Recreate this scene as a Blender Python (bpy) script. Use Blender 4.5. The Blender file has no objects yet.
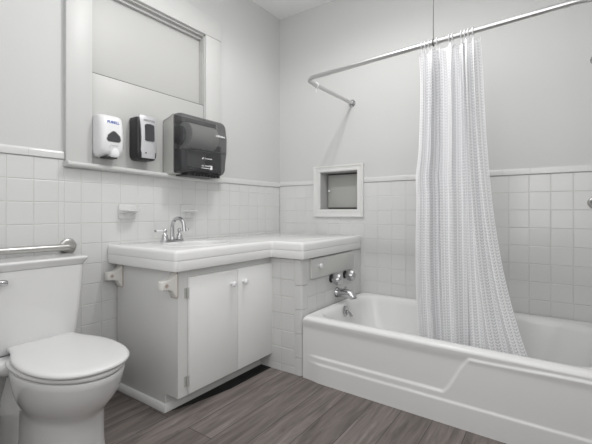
import bpy, bmesh, math, random
from mathutils import Vector, Matrix

random.seed(7)
PI = math.pi
SC = bpy.context.scene
COL = SC.collection

# ------------------------------------------------------------------ camera
CAMX, CAMY, CAMZ = -2.713, -2.075, 1.0
cam = bpy.data.cameras.new('camera')
cam.sensor_width = 36.0
cam.lens = 375.8 / 592 * 36.0
cam.shift_y = -10.2 / 592
cam.clip_start = 0.02
camo = bpy.data.objects.new('camera', cam)
camo.location = (CAMX, CAMY, CAMZ)
camo.rotation_euler = (PI / 2, 0, -math.radians(55.06))
COL.objects.link(camo)
SC.camera = camo

# ------------------------------------------------------------------ light
w = bpy.data.worlds.new('world')
SC.world = w
w.use_nodes = True
w.node_tree.nodes['Background'].inputs[0].default_value = (1, 1, 1, 1)
w.node_tree.nodes['Background'].inputs[1].default_value = 0.3


def lamp(name, kind, loc, energy, size, rot=(0, 0, 0), color=(1, 1, 1)):
    l = bpy.data.lights.new(name, kind)
    l.energy = energy
    l.color = color
    if kind == 'AREA':
        l.shape = 'RECTANGLE'
        l.size, l.size_y = size
    else:
        l.shadow_soft_size = size
    o = bpy.data.objects.new(name, l)
    o.location = loc
    o.rotation_euler = rot
    COL.objects.link(o)
    return o


def facing(d):
    return Vector(d).to_track_quat('-Z', 'Y').to_euler()


# the ceiling light's two bulbs, then added fill lamps with no opening behind them
for _y, _e in ((-1.06, 16), (-1.21, 12)):
    _o = lamp('ceiling_bulb', 'SPOT', (-1.20, _y, 2.60), _e, 0.018, color=(1, .99, .975))
    _o.data.spot_size = math.radians(172)
    _o.data.spot_blend = .4
lamp('ceiling_bulb', 'POINT', (-1.20, -1.14, 2.56), 6.0, .03, color=(1, .99, .975))  # added point lamp between the two bulbs, lifts ceiling and upper walls
lamp('ceiling_fill', 'AREA', (-1.5, -1.2, 2.70), 8.0, (1.6, 1.4), facing((0, 0, -1)))  # added soft panel under the ceiling, brightens floor and level tops
lamp('camera_fill', 'AREA', (-2.35, -2.15, 1.45), 8, (1.0, 1.3), facing((.84, .54, -.1)))  # added soft fill beside the camera, aimed into the room
lamp('high_fill', 'AREA', (-2.0, -1.75, 2.3), 4.0, (.8, .8), facing((.75, .5, -.6)))  # added soft fill from high up, aimed down at the tub wall
lamp('side_fill', 'AREA', (-2.98, -1.3, 1.5), 8.5, (1.2, 1.6), facing((1, 0, 0)))  # added soft fill in front of a solid wall, shining across the room

SC.view_settings.view_transform = 'Standard'
SC.view_settings.look = 'None'
SC.view_settings.gamma = 1.0
SC.view_settings.use_curve_mapping = False
SC.view_settings.exposure = -0.03


# ------------------------------------------------------------------ materials
def mat(name, rgb, rough=0.5, metal=0.0, spec=0.5, bump=0.0, bscale=60.0, coat=0.0, trans=0.0, alpha=1.0, ior=1.45, var=0.0, vscale=4.0):
    m = bpy.data.materials.new(name)
    m.use_nodes = True
    nt = m.node_tree
    b = nt.nodes['Principled BSDF']
    b.inputs['Base Color'].default_value = (*rgb, 1)
    b.inputs['Roughness'].default_value = rough
    b.inputs['Metallic'].default_value = metal
    b.inputs['Specular IOR Level'].default_value = spec
    b.inputs['Coat Weight'].default_value = coat
    b.inputs['Transmission Weight'].default_value = trans
    b.inputs['Alpha'].default_value = alpha
    b.inputs['IOR'].default_value = ior
    tc = nt.nodes.new('ShaderNodeTexCoord')
    if var:
        n = nt.nodes.new('ShaderNodeTexNoise')
        n.inputs['Scale'].default_value = vscale
        n.inputs['Detail'].default_value = 4
        nt.links.new(tc.outputs['Object'], n.inputs['Vector'])
        mx = nt.nodes.new('ShaderNodeMix')
        mx.data_type = 'RGBA'
        mx.inputs[6].default_value = (*[c * (1 - var) for c in rgb], 1)
        mx.inputs[7].default_value = (*[min(1, c * (1 + var)) for c in rgb], 1)
        nt.links.new(n.outputs['Fac'], mx.inputs[0])
        nt.links.new(mx.outputs[2], b.inputs['Base Color'])
    if bump:
        n = nt.nodes.new('ShaderNodeTexNoise')
        n.inputs['Scale'].default_value = bscale
        n.inputs['Detail'].default_value = 3
        nt.links.new(tc.outputs['Object'], n.inputs['Vector'])
        bp = nt.nodes.new('ShaderNodeBump')
        bp.inputs['Strength'].default_value = bump
        bp.inputs['Distance'].default_value = 0.004
        nt.links.new(n.outputs['Fac'], bp.inputs['Height'])
        nt.links.new(bp.outputs['Normal'], b.inputs['Normal'])
    return m


M = {}
M['paint'] = mat('wall_paint', (.605, .608, .602), .75, bump=.06, bscale=90)
M['ceil'] = mat('ceiling_paint', (.88, .88, .88), .85, bump=.12, bscale=50)
M['trim'] = mat('trim_paint', (.51, .51, .50), .42, bump=.06, bscale=25)
M['casing'] = mat('casing_paint', (.60, .60, .592), .42, bump=.06, bscale=25)
M['tile'] = mat('white_glazed_tile', (.675, .677, .672), .16, bump=.05, bscale=9, var=.015, vscale=6)
M['grout'] = mat('grout', (.62, .62, .605), .9)
M['counter'] = mat('countertop_tile', (.82, .82, .815), .08, bump=.04, bscale=9)
M['porc'] = mat('porcelain', (.75, .75, .75), .08, coat=.3)
M['enamel'] = mat('tub_enamel', (.80, .80, .795), .14, bump=.02, bscale=6)
M['seat'] = mat('seat_plastic', (.75, .75, .75), .2)
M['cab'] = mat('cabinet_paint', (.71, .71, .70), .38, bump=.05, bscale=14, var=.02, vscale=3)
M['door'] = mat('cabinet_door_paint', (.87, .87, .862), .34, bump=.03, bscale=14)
M['panel'] = mat('access_panel_paint', (.60, .60, .585), .5, bump=.05, bscale=14)
M['black'] = mat('matte_black', (.012, .012, .012), .6)
M['gap'] = mat('dark_joint', (.10, .10, .095), .9)
M['chrome'] = mat('chrome', (.56, .56, .57), .07, metal=1)
M['steel'] = mat('brushed_steel', (.52, .515, .50), .32, metal=1)
M['rod'] = mat('rod_aluminium', (.60, .60, .60), .30, metal=1)
M['white'] = mat('white_plastic', (.80, .80, .81), .3)
M['ivory'] = mat('ivory_ceramic', (.76, .745, .71), .16)
M['raw'] = mat('unglazed_ceramic_edge', (.46, .38, .34), .9, var=.25, vscale=60)
M['dkwin'] = mat('smoky_window', (.055, .055, .06), .10)
M['blkplastic'] = mat('black_plastic', (.022, .022, .024), .34, bump=.03, bscale=200)
M['silver'] = mat('silver_plastic', (.60, .60, .62), .34, metal=.3)
M['shell'] = mat('dispenser_grey_shell', (.50, .50, .485), .45)
M['smoke'] = mat('smoked_translucent_cover', (.075, .077, .080), .22, alpha=.62)
M['gear'] = mat('dispenser_dark_mechanism', (.030, .030, .035), .5)
M['roll'] = mat('paper_roll', (.86, .86, .84), .9)
M['blue'] = mat('blue_print', (.035, .10, .42), .5)
M['grey_print'] = mat('grey_print', (.22, .22, .23), .5)
M['white_print'] = mat('white_print', (.85, .85, .85), .5)
M['niche'] = mat('niche_panel_grey', (.42, .42, .405), .40, bump=.3, bscale=5)
M['nicheedge'] = mat('niche_panel_edge', (.14, .14, .13), .6)
M['wire'] = mat('dark_wire', (.18, .18, .18), .4, metal=.6)
M['liner'] = mat('clear_vinyl_liner', (.72, .72, .71), .35, alpha=.55)
M['glass'] = mat('acrylic_handle', (.80, .80, .80), .05, trans=.75)


def floor_mat():
    m = bpy.data.materials.new('grey_brown_vinyl_plank')
    m.use_nodes = True
    nt = m.node_tree
    L = nt.links.new
    b = nt.nodes['Principled BSDF']
    tc = nt.nodes.new('ShaderNodeTexCoord')
    mp = nt.nodes.new('ShaderNodeMapping')
    mp.inputs['Location'].default_value = (0.35, 0.06, 0)
    L(tc.outputs['Object'], mp.inputs['Vector'])
    br = nt.nodes.new('ShaderNodeTexBrick')
    br.offset = .37
    br.inputs['Scale'].default_value = 1
    br.inputs['Brick Width'].default_value = 1.22
    br.inputs['Row Height'].default_value = .152
    br.inputs['Mortar Size'].default_value = .0018
    br.inputs['Color1'].default_value = (0, 0, 0, 1)
    br.inputs['Color2'].default_value = (1, 1, 1, 1)
    br.inputs['Mortar'].default_value = (.5, .5, .5, 1)
    L(mp.outputs[0], br.inputs['Vector'])
    # long grain, offset per plank
    mp2 = nt.nodes.new('ShaderNodeMapping')
    mp2.inputs['Scale'].default_value = (1.8, 19, 1)
    L(tc.outputs['Object'], mp2.inputs['Vector'])
    add = nt.nodes.new('ShaderNodeVectorMath')
    add.operation = 'MULTIPLY_ADD'
    add.inputs[1].default_value = (9, 9, 9)
    L(br.outputs['Color'], add.inputs[0])
    L(mp2.outputs[0], add.inputs[2])
    n1 = nt.nodes.new('ShaderNodeTexNoise')
    n1.inputs['Scale'].default_value = 1.6
    n1.inputs['Detail'].default_value = 6
    n1.inputs['Roughness'].default_value = .65
    n1.inputs['Distortion'].default_value = .9
    L(add.outputs[0], n1.inputs['Vector'])
    cr = nt.nodes.new('ShaderNodeValToRGB')
    e = cr.color_ramp.elements
    e[0].position = .28
    e[0].color = (.098, .082, .076, 1)
    e[1].position = .72
    e[1].color = (.305, .266, .252, 1)
    L(n1.outputs['Fac'], cr.inputs['Fac'])
    # plank tone
    hs = nt.nodes.new('ShaderNodeMix')
    hs.data_type = 'RGBA'
    hs.blend_type = 'MULTIPLY'
    hs.inputs[0].default_value = 1
    L(cr.outputs['Color'], hs.inputs[6])
    tr = nt.nodes.new('ShaderNodeValToRGB')
    tr.color_ramp.elements[0].color = (.70, .69, .68, 1)
    tr.color_ramp.elements[1].color = (1.0, 1.0, 1.0, 1)
    L(br.outputs['Color'], tr.inputs['Fac'])
    L(tr.outputs['Color'], hs.inputs[7])
    mm = nt.nodes.new('ShaderNodeMix')
    mm.data_type = 'RGBA'
    L(br.outputs['Fac'], mm.inputs[0])
    L(hs.outputs[2], mm.inputs[6])
    mm.inputs[7].default_value = (.045, .04, .038, 1)
    L(mm.outputs[2], b.inputs['Base Color'])
    b.inputs['Roughness'].default_value = .55
    bu = nt.nodes.new('ShaderNodeBump')
    bu.inputs['Strength'].default_value = .15
    bu.inputs['Distance'].default_value = .002
    L(n1.outputs['Fac'], bu.inputs['Height'])
    L(bu.outputs['Normal'], b.inputs['Normal'])
    return m


def curtain_mat():
    """white cloth woven with columns of small grey chevron dashes (from UV in metres of cloth)"""
    m = bpy.data.materials.new('chevron_stripe_cloth')
    m.use_nodes = True
    nt = m.node_tree
    L = nt.links.new
    b = nt.nodes['Principled BSDF']
    uv = nt.nodes.new('ShaderNodeUVMap')
    sp = nt.nodes.new('ShaderNodeSeparateXYZ')
    L(uv.outputs[0], sp.inputs[0])

    def op(o, a, c=None):
        n = nt.nodes.new('ShaderNodeMath')
        n.operation = o
        for i, v in enumerate((a, c)):
            if v is None:
                continue
            if isinstance(v, (int, float)):
                n.inputs[i].default_value = v
            else:
                L(v, n.inputs[i])
        return n.outputs[0]
    u = op('MULTIPLY', sp.outputs[0], 1 / .030)
    fu = op('FRACT', u)
    tri = op('ABSOLUTE', op('SUBTRACT', fu, .5))            # 0 in the middle of a column, .5 at its edge
    v = op('ADD', op('MULTIPLY', sp.outputs[1], 1 / .015), op('MULTIPLY', tri, 1.6))
    dash = op('GREATER_THAN', op('FRACT', v), .40)
    inside = op('LESS_THAN', tri, .37)
    core = op('GREATER_THAN', tri, .03)
    mask = op('MULTIPLY', op('MULTIPLY', dash, inside), core)
    mx = nt.nodes.new('ShaderNodeMix')
    mx.data_type = 'RGBA'
    L(mask, mx.inputs[0])
    mx.inputs[6].default_value = (.97, .97, .975, 1)
    mx.inputs[7].default_value = (.69, .695, .72, 1)
    L(mx.outputs[2], b.inputs['Base Color'])
    b.inputs['Roughness'].default_value = .85
    # thin cloth lets some light through
    tl = nt.nodes.new('ShaderNodeBsdfTranslucent')
    L(mx.outputs[2], tl.inputs['Color'])
    ms = nt.nodes.new('ShaderNodeMixShader')
    ms.inputs[0].default_value = .06
    L(b.outputs[0], ms.inputs[1])
    L(tl.outputs[0], ms.inputs[2])
    L(ms.outputs[0], nt.nodes['Material Output'].inputs[0])
    return m


M['floor'] = floor_mat()
M['curtain'] = curtain_mat()


# ------------------------------------------------------------------ mesh helpers
class MB:
    """collects shapes into one mesh"""

    def __init__(s):
        s.bm = bmesh.new()
        s.uv = None

    def face(s, vs, mi=0):
        try:
            f = s.bm.faces.new(vs)
            f.material_index = mi
            return f
        except ValueError:
            return None

    def box(s, x0, x1, y0, y1, z0, z1, bev=0, seg=2, mi=0, mtx=None):
        t = bmesh.new()
        r = bmesh.ops.create_cube(t, size=1)
        bmesh.ops.scale(t, vec=(abs(x1 - x0), abs(y1 - y0), abs(z1 - z0)), verts=t.verts)
        bmesh.ops.translate(t, vec=((x0 + x1) / 2, (y0 + y1) / 2, (z0 + z1) / 2), verts=t.verts)
        if bev:
            bmesh.ops.bevel(t, geom=t.edges[:], offset=bev, segments=seg, profile=.5, affect='EDGES')
        if mtx:
            bmesh.ops.transform(t, matrix=mtx, verts=t.verts)
        return s.merge(t, mi)

    def merge(s, t, mi=0):
        mp = {v: s.bm.verts.new(v.co) for v in t.verts}
        for f in t.faces:
            s.face([mp[v] for v in f.verts], mi)
        t.free()
        return s

    def prism(s, pts, axis, a, b, bev=0, mi=0):
        """pts: 2-D outline; axis 'z': (x,y), 'y': (x,z), 'x': (y,z); from a to b"""
        t = bmesh.new()

        def P(p, h):
            return {'z': (p[0], p[1], h), 'y': (p[0], h, p[1]), 'x': (h, p[0], p[1])}[axis]
        v0 = [t.verts.new(P(p, a)) for p in pts]
        v1 = [t.verts.new(P(p, b)) for p in pts]
        t.faces.new(v0)
        t.faces.new(v1[::-1])
        n = len(pts)
        for i in range(n):
            t.faces.new((v0[i], v1[i], v1[(i + 1) % n], v0[(i + 1) % n]))
        bmesh.ops.recalc_face_normals(t, faces=t.faces[:])
        if bev:
            bmesh.ops.bevel(t, geom=t.edges[:], offset=bev, segments=3, profile=.5, affect='EDGES')
        return s.merge(t, mi)

    def loft(s, rings, cap0=True, cap1=True, closed=True, mi=0):
        R = [[s.bm.verts.new(p) for p in r] for r in rings]
        n = len(R[0])
        for a, b in zip(R, R[1:]):
            for i in range(n if closed else n - 1):
                s.face((a[i], a[(i + 1) % n], b[(i + 1) % n], b[i]), mi)
        if cap0:
            s.face(R[0][::-1], mi)
        if cap1:
            s.face(R[-1], mi)
        return s

    def tube(s, pts, r, n=12, caps=True, mi=0):
        pts = [Vector(p) for p in pts]
        rr = r if isinstance(r, (list, tuple)) else [r] * len(pts)
        tang = []
        for i in range(len(pts)):
            a = pts[max(0, i - 1)]
            b = pts[min(len(pts) - 1, i + 1)]
            tang.append((b - a).normalized())
        up = Vector((0, 0, 1)) if abs(tang[0].z) < .9 else Vector((1, 0, 0))
        nrm = (up - tang[0] * up.dot(tang[0])).normalized()
        rings = []
        for p, t, q in zip(pts, tang, rr):
            nrm = (nrm - t * nrm.dot(t)).normalized()
            bi = t.cross(nrm)
            rings.append([p + (nrm * math.cos(2 * PI * k / n) + bi * math.sin(2 * PI * k / n)) * q for k in range(n)])
        return s.loft(rings, caps, caps, mi=mi)

    def lathe(s, prof, org, axis=(0, 0, 1), n=24, mi=0):
        """prof: (radius, height along the axis)"""
        q = Vector((0, 0, 1)).rotation_difference(Vector(axis).normalized())
        o = Vector(org)
        rings = [[o + q @ Vector((max(r, 1e-5) * math.cos(2 * PI * k / n), max(r, 1e-5) * math.sin(2 * PI * k / n), h)) for k in range(n)] for r, h in prof]
        return s.loft(rings, mi=mi)

    def build(s, name, material, parent=None, smooth=True, angle=35, recalc=True):
        if recalc:
            bmesh.ops.recalc_face_normals(s.bm, faces=s.bm.faces[:])
        me = bpy.data.meshes.new(name)
        s.bm.to_mesh(me)
        s.bm.free()
        ms = material if isinstance(material, (list, tuple)) else [material]
        for m in ms:
            me.materials.append(m)
        if smooth:
            for p in me.polygons:
                p.use_smooth = True
            me.set_sharp_from_angle(angle=math.radians(angle))
        o = bpy.data.objects.new(name, me)
        COL.objects.link(o)
        if parent:
            o.parent = parent
            o.matrix_parent_inverse = parent_inv(parent)
        return o


def parent_inv(p):
    m = Matrix.Identity(4)
    q = p
    while q:
        m = Matrix.Translation(q.location) @ q.rotation_euler.to_matrix().to_4x4() @ m if q.parent is None else q.matrix_parent_inverse @ q.matrix_basis @ m
        q = q.parent
    return m.inverted()


def thing(name, label, cat, loc=(0, 0, 0), group=None):
    o = bpy.data.objects.new(name, None)
    o.empty_display_size = .05
    o.location = loc
    COL.objects.link(o)
    return tag(o, label, cat, group)


def tag(o, label, cat, group=None):
    o['label'] = label
    o['category'] = cat
    if group:
        o['group'] = group
    return o


def struct(o):
    o['kind'] = 'structure'
    return o


def copy_tree(o, parent=None):
    c = o.copy()
    COL.objects.link(c)
    if parent:
        c.parent = parent
        c.matrix_parent_inverse = o.matrix_parent_inverse.copy()
    for ch in list(o.children):
        copy_tree(ch, c)
    return c


def rrect(x0, x1, y0, y1, r, z, n=8, m=6):
    """rounded rectangle ring, counter-clockwise, n points per corner arc, m per straight side"""
    rs = r if isinstance(r, (list, tuple)) else [r] * 4
    cs = [(x1, y1, 0, rs[0]), (x0, y1, 1, rs[1]), (x0, y0, 2, rs[2]), (x1, y0, 3, rs[3])]
    arcs = []
    for cx, cy, k, q in cs:
        ox = cx - q if cx == x1 else cx + q
        oy = cy - q if cy == y1 else cy + q
        arcs.append([(ox + q * math.cos(PI / 2 * (k + i / (n - 1))), oy + q * math.sin(PI / 2 * (k + i / (n - 1)))) for i in range(n)])
    out = []
    for k in range(4):
        a, b = arcs[k], arcs[(k + 1) % 4]
        out += a
        p, q = a[-1], b[0]
        out += [(p[0] + (q[0] - p[0]) * j / (m + 1), p[1] + (q[1] - p[1]) * j / (m + 1)) for j in range(1, m + 1)]
    return [(p[0], p[1], z) for p in out]


def fillet(pts, rad, n=8):
    """polyline with rounded corners"""
    P = [Vector(p) for p in pts]
    out = [P[0]]
    for i in range(1, len(P) - 1):
        a, b, c = P[i - 1], P[i], P[i + 1]
        u = (a - b).normalized()
        v = (c - b).normalized()
        ang = u.angle(v)
        d = min(rad / math.tan(ang / 2), (a - b).length * .49, (c - b).length * .49)
        p, q = b + u * d, b + v * d
        r = d * math.tan(ang / 2)
        ctr = b + (u + v).normalized() * (r / math.sin(ang / 2))
        e0, e1 = (p - ctr), (q - ctr)
        for k in range(n + 1):
            t = k / n
            th = e0.angle(e1)
            out.append(ctr + (e0 * math.sin((1 - t) * th) + e1 * math.sin(t * th)) / math.sin(th))
    out.append(P[-1])
    return out


def lettering(name, s, size, loc, rot, material, parent, bold=0.0, depth=.0004):
    cu = bpy.data.curves.new(name, 'FONT')
    cu.body = s
    cu.size = size
    cu.extrude = depth
    cu.offset = bold
    cu.align_x = 'CENTER'
    cu.align_y = 'CENTER'
    t = bpy.data.objects.new(name + '_curve', cu)
    COL.objects.link(t)
    bpy.context.view_layer.update()
    me = bpy.data.meshes.new_from_object(t.evaluated_get(bpy.context.evaluated_depsgraph_get()))
    bpy.data.objects.remove(t)
    me.transform(Matrix.Translation(loc) @ rot.to_4x4())
    me.materials.clear()
    me.materials.append(material)
    o = bpy.data.objects.new(name, me)
    COL.objects.link(o)
    o.parent = parent
    o.matrix_parent_inverse = parent_inv(parent)
    return o


FACING_FRONT = Matrix.Rotation(PI / 2, 3, 'X')      # lettering that faces -y

# ------------------------------------------------------------------ the room
T = .1095
XL, YF, ZC = -3.05, -2.36, 2.747          # left wall, wall behind the camera, ceiling
PB = .006                                  # painted plaster sits behind the tile face

o = MB().box(XL, .12, YF - .02, .12, -.04, 0).build('floor', M['floor'], smooth=False)
struct(o)
o = MB().box(XL - .1, .2, YF - .1, .2, ZC, ZC + .05).build('ceiling', M['ceil'], smooth=False)
struct(o)

# window wall (along y = 0) with the boarded window opening
WX0, WX1, WZ0, WZ1 = -1.683, -.885, 1.225, 2.258
b = MB()
b.box(XL - .1, WX0, PB, .12, 0, ZC).box(WX1, .12, PB, .12, 0, ZC)
b.box(WX0, WX1, PB, .12, 0, WZ0).box(WX0, WX1, PB, .12, WZ1, ZC)
struct(b.build('wall_left', M['paint'], smooth=False))
# tub wall (along x = 0) with the niche opening
NY0, NY1, NZ0, NZ1 = -.774, -.432, 1.018, 1.330
b = MB()
b.box(PB, .14, YF - .1, NY0, 0, ZC).box(PB, .14, NY1, .12, 0, ZC)
b.box(PB, .14, NY0, NY1, 0, NZ0).box(PB, .14, NY0, NY1, NZ1, ZC)
struct(b.build('wall_right', M['paint'], smooth=False))
# near walls, out of the photograph
b = MB()
b.box(-.95, .12, YF - .1, YF, 0, ZC)
b.box(XL, -.95, YF - .1, YF, 0, ZC)
struct(b.build('wall_front', M['paint'], smooth=False))
struct(MB().box(XL - .1, XL, YF - .1, .12, 0, ZC).build('wall_behind', M['paint'], smooth=False))


def tile_field(name, plane, cols, rows, holes=(), face=0.0, zmax=None, gr=.0016, clip=None, jitter=.0011):
    """glazed tiles set in grout: plane 'y' (u = x) faces -y, plane 'x' (u = y) faces -x"""
    b = MB()

    def P(u, v, d):
        return (u, face - d, v) if plane == 'y' else (face - d, u, v)

    def tile(u0, u1, v0, v1):
        if u1 - u0 < .012 or v1 - v0 < .012:
            return
        for (a0, a1, c0, c1) in holes:
            if u0 >= a0 - .004 and u1 <= a1 + .004 and v0 >= c0 - .004 and v1 <= c1 + .004:
                return
            if u1 > a0 and u0 < a1 and v1 > c0 and v0 < c1:
                # cut round the hole: keep what sticks out
                if v0 < c0:
                    tile(u0, u1, v0, c0)
                if v1 > c1:
                    tile(u0, u1, c1, v1)
                vv0, vv1 = max(v0, c0), min(v1, c1)
                if u0 < a0:
                    tile(u0, a0, vv0, vv1)
                if u1 > a1:
                    tile(a1, u1, vv0, vv1)
                return
        g = gr / 2
        rings = []
        tilt = (random.uniform(-1, 1) * jitter, random.uniform(-1, 1) * jitter, random.uniform(-.3, .3) * jitter)
        for ins, d in ((g, -.007), (g + .0002, -.0022), (g + .0012, -.0007), (g + .003, 0)):
            q = []
            for (u, v, su, sv) in ((u0 + ins, v0 + ins, -1, -1), (u1 - ins, v0 + ins, 1, -1), (u1 - ins, v1 - ins, 1, 1), (u0 + ins, v1 - ins, -1, 1)):
                e = tilt[0] * su * .5 + tilt[1] * sv * .5 + tilt[2] if d > -.003 else 0
                q.append(P(u, v, d + e))
            rings.append(q)
        b.loft(rings, cap0=False)
    for u0, u1 in zip(cols, cols[1:]):
        for v0, v1 in zip(rows, rows[1:]):
            tile(u0, u1, v0, v1)
    # grout bed
    U0, U1, V0, V1 = cols[0], cols[-1], rows[0], rows[-1]
    us = sorted(set([U0, U1] + [x for h in holes for x in h[:2] if U0 < x < U1]))
    vs = sorted(set([V0, V1] + [x for h in holes for x in h[2:] if V0 < x < V1]))
    for u0, u1 in zip(us, us[1:]):
        for v0, v1 in zip(vs, vs[1:]):
            um, vm = (u0 + u1) / 2, (v0 + v1) / 2
            if any(h[0] < um < h[1] and h[2] < vm < h[3] for h in holes):
                continue
            b.face([b.bm.verts.new(P(u, v, -.0018)) for u, v in ((u0, v0), (u1, v0), (u1, v1), (u0, v1))], 1)
    return b.build(name, [M['tile'], M['grout']], smooth=False)


def steps(first, last, ref, pitch):
    """joint positions from first to last on the grid ref + k*pitch"""
    k = math.ceil((first - ref) / pitch - 1e-6)
    out = [first]
    while ref + k * pitch < last - 1e-4:
        if ref + k * pitch > first + 1e-4:
            out.append(ref + k * pitch)
        k += 1
    return out + [last]


# window wall tiles: joint at x = -2.0618 + k*T, rows counted down from 1.267
rowsA = steps(.075, 1.267, 1.267 - 12 * T, T)
colsL = steps(XL, -1.815, -2.0618, T)
struct(tile_field('wall_left_tiles', 'y', colsL, rowsA))
rowsU = steps(.075, 1.226, 1.267 - 12 * T, T)
struct(tile_field('wall_left_tiles', 'y', steps(-1.815, -.735, -2.0618, T), rowsU))
struct(tile_field('wall_left_tiles', 'y', steps(-.735, 0, -2.0618, T), steps(.3, 1.219, 1.267 - 12 * T, T)))
# tub wall tiles: joint at y = -1.8174 - k*T, rows counted down from 1.229
rowsB = steps(.34, 1.229, 1.229 - 12 * T, T)
struct(tile_field('wall_right_tiles', 'x', steps(YF, 0, -1.8174, T), rowsB, holes=[(-.79, -.41, .99, 1.345)]))
# wall at the foot of the tub
struct(tile_field('wall_front_tiles', 'y', steps(-.95, 0, -.95, T), rowsB, face=YF + .008)) if False else None


def cap_strip(name, plane, u0, u1, z0, z1, piece=.152, face=0.0, ref=0.0, tilt=0.0):
    """bullnose cap tiles: a rounded-over strip cut into pieces"""
    b = MB()
    js = steps(u0, u1, ref, piece)
    for a, c in zip(js, js[1:]):
        a += .0003
        c -= .0003
        prof = [(-.006, z0 + .001), (.004, z0 + .001), (.0068, z0 + .003), (.0075, z0 + .008), (.0075, z1 - .016), (.006, z1 - .007), (.0025, z1 - .0015), (-.006, z1)]
        dz = random.uniform(-.0008, .0008)
        rings = []
        for u in (a, c):
            rings.append([(u, face - d, z + dz + tilt * (u - u0)) if plane == 'y' else (face - d, u, z + dz) for d, z in prof])
        b.loft(rings)
    return b.build(name, M['tile'], angle=30)


struct(cap_strip('trim_1', 'y', XL, -1.817, 1.267, 1.309))
struct(cap_strip('trim_2', 'y', -.743, -.004, 1.219, 1.264))
struct(cap_strip('trim_3', 'x', -.368, -.004, 1.229, 1.269))
struct(cap_strip('trim_4', 'x', YF, -.829, 1.229, 1.269, ref=-1.935))
# black vinyl cove strip along the window wall
struct(MB().box(XL, -1.565, -.008, .004, .0, .075, bev=.002).build('baseboard_left', M['black']))

# ------------------------------------------------------------------ boarded window
win = MB()
win.box(-1.815, -1.683, -.020, .01, 1.235, 2.45, bev=.003)
wf = win.build('window_1', M['casing'])
struct(wf)


def part(b, name, m, parent, **k):
    return b.build(name, m, parent, **k)


part(MB().box(-.885, -.745, -.018, .01, 1.225, 2.262, bev=.003), 'side_casing', M['casing'], wf)
b = MB()
b.prism([(-1.815, 2.452), (-1.815, 2.40), (-1.684, 2.283), (-1.684, 2.262), (-.741, 2.262), (-.741, 2.405), (-1.815, 2.452)][2:6] + [(-1.683, 2.44)], 'y', -.021, .01, bev=.003)
part(b, 'head_casing', M['casing'], wf)
# jamb lining
b = MB()
b.box(WX1 - .006, WX1 + .004, .0, .11, WZ0, WZ1)
b.box(WX0 - .004, WX0 + .006, .0, .11, WZ0, WZ1)
b.box(WX0, WX1, .0, .11, WZ1 - .008, WZ1 + .004)
part(b, 'jamb', M['trim'], wf, smooth=False)
part(MB().box(WX0 + .008, WX1 - .009, .001, .02, 1.22, 1.757, bev=.0015), 'lower_panel', M['trim'], wf)
part(MB().box(WX0 + .006, WX1 - .010, .048, .06, 1.70, WZ1 - .006), 'upper_panel', M['trim'], wf)
part(MB().box(WX0 + .008, WX1 - .009, .0025, .02, 1.757, 1.7605), 'panel_joint', M['gap'], wf, smooth=False)
b = MB()
b.box(-.8945, -.891, .012, .030, 1.757, 2.14)
b.box(-.8965, -.8935, .030, .049, 1.757, 2.16)
part(b, 'sash_track', M['shell'], wf, smooth=False)
b = MB()
b.box(WX0 + .01, WX1 - .008, .026, .050, WZ1 - .026, WZ1 - .006, bev=.002)
part(b, 'stop_moulding', M['trim'], wf)
# rounded stool, sagging a little to the right
prof = []
for k in range(13):
    t = PI / 2 - PI * k / 12
    prof.append((-.040 - .014 * math.cos(t), 1.2315 + .014 * math.sin(t)))
prof = [(.005, 1.2455)] + prof + [(.005, 1.2175)]
rings = []
for x, dz in ((-1.822, .013), (-1.818, .0145), (-1.5, .008), (-1.1, -.004), (-.745, -.011), (-.741, -.0125)):
    s = .8 if x in (-1.822, -.741) else 1
    rings.append([(x, -.02 + (y + .02) * s, 1.2315 + (z - 1.2315) * s + dz) for y, z in prof])
part(MB().loft(rings), 'window_sill', M['casing'], wf)
# ------------------------------------------------------------------ tiled block at the head of the tub
PX, PY, CT = -.828, -.800, .712
b = MB()
b.box(PX + .010, -.001, PY + .010, -.001, 0, CT)
struct(b.build('wall_tub_head', M['grout'], smooth=False))
zr = [0, .045] + [.045 + .1063 * k for k in range(1, 7)] + [CT - .004]
zr = [z for z in zr if z <= CT - .003]
struct(tile_field('wall_tub_head_side_tiles', 'x', [PY + .052, PY + .052 + .107, -.56 + .008, -.44], zr, face=PX, gr=.003))
# bullnose corner: tall pieces rounded over the outside corner
b = MB()
zb = [0, .11, .257, .404, .551, CT - .004]
for z0, z1 in zip(zb, zb[1:]):
    ring = []
    R = .016
    pts = [(PX, PY + .051), (PX, PY + R)]
    pts += [(PX + R - R * math.cos(PI / 2 * k / 6), PY + R - R * math.sin(PI / 2 * k / 6)) for k in range(1, 6)]
    pts += [(PX + R, PY), (PX + .060, PY), (PX + .060, PY + .009), (PX + .009, PY + .009), (PX + .009, PY + .051)]
    g = .0015
    rings = []
    for ins, z in ((.0, z0 + g), (0, z1 - g)):
        rings.append([(x, y, z) for x, y in pts])
    b.loft(rings)
struct(b.build('wall_tub_head_corner_tiles', M['tile'], angle=30))
zr2 = [.15, .2555, .362, .4685, .575, .709]
struct(tile_field('wall_tub_head_front_tiles', 'y', steps(PX + .0615, -.001, PX + .0615, .1085), zr2, face=PY, gr=.003, holes=[(-.735, -.16, .575, .709)]))

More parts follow.
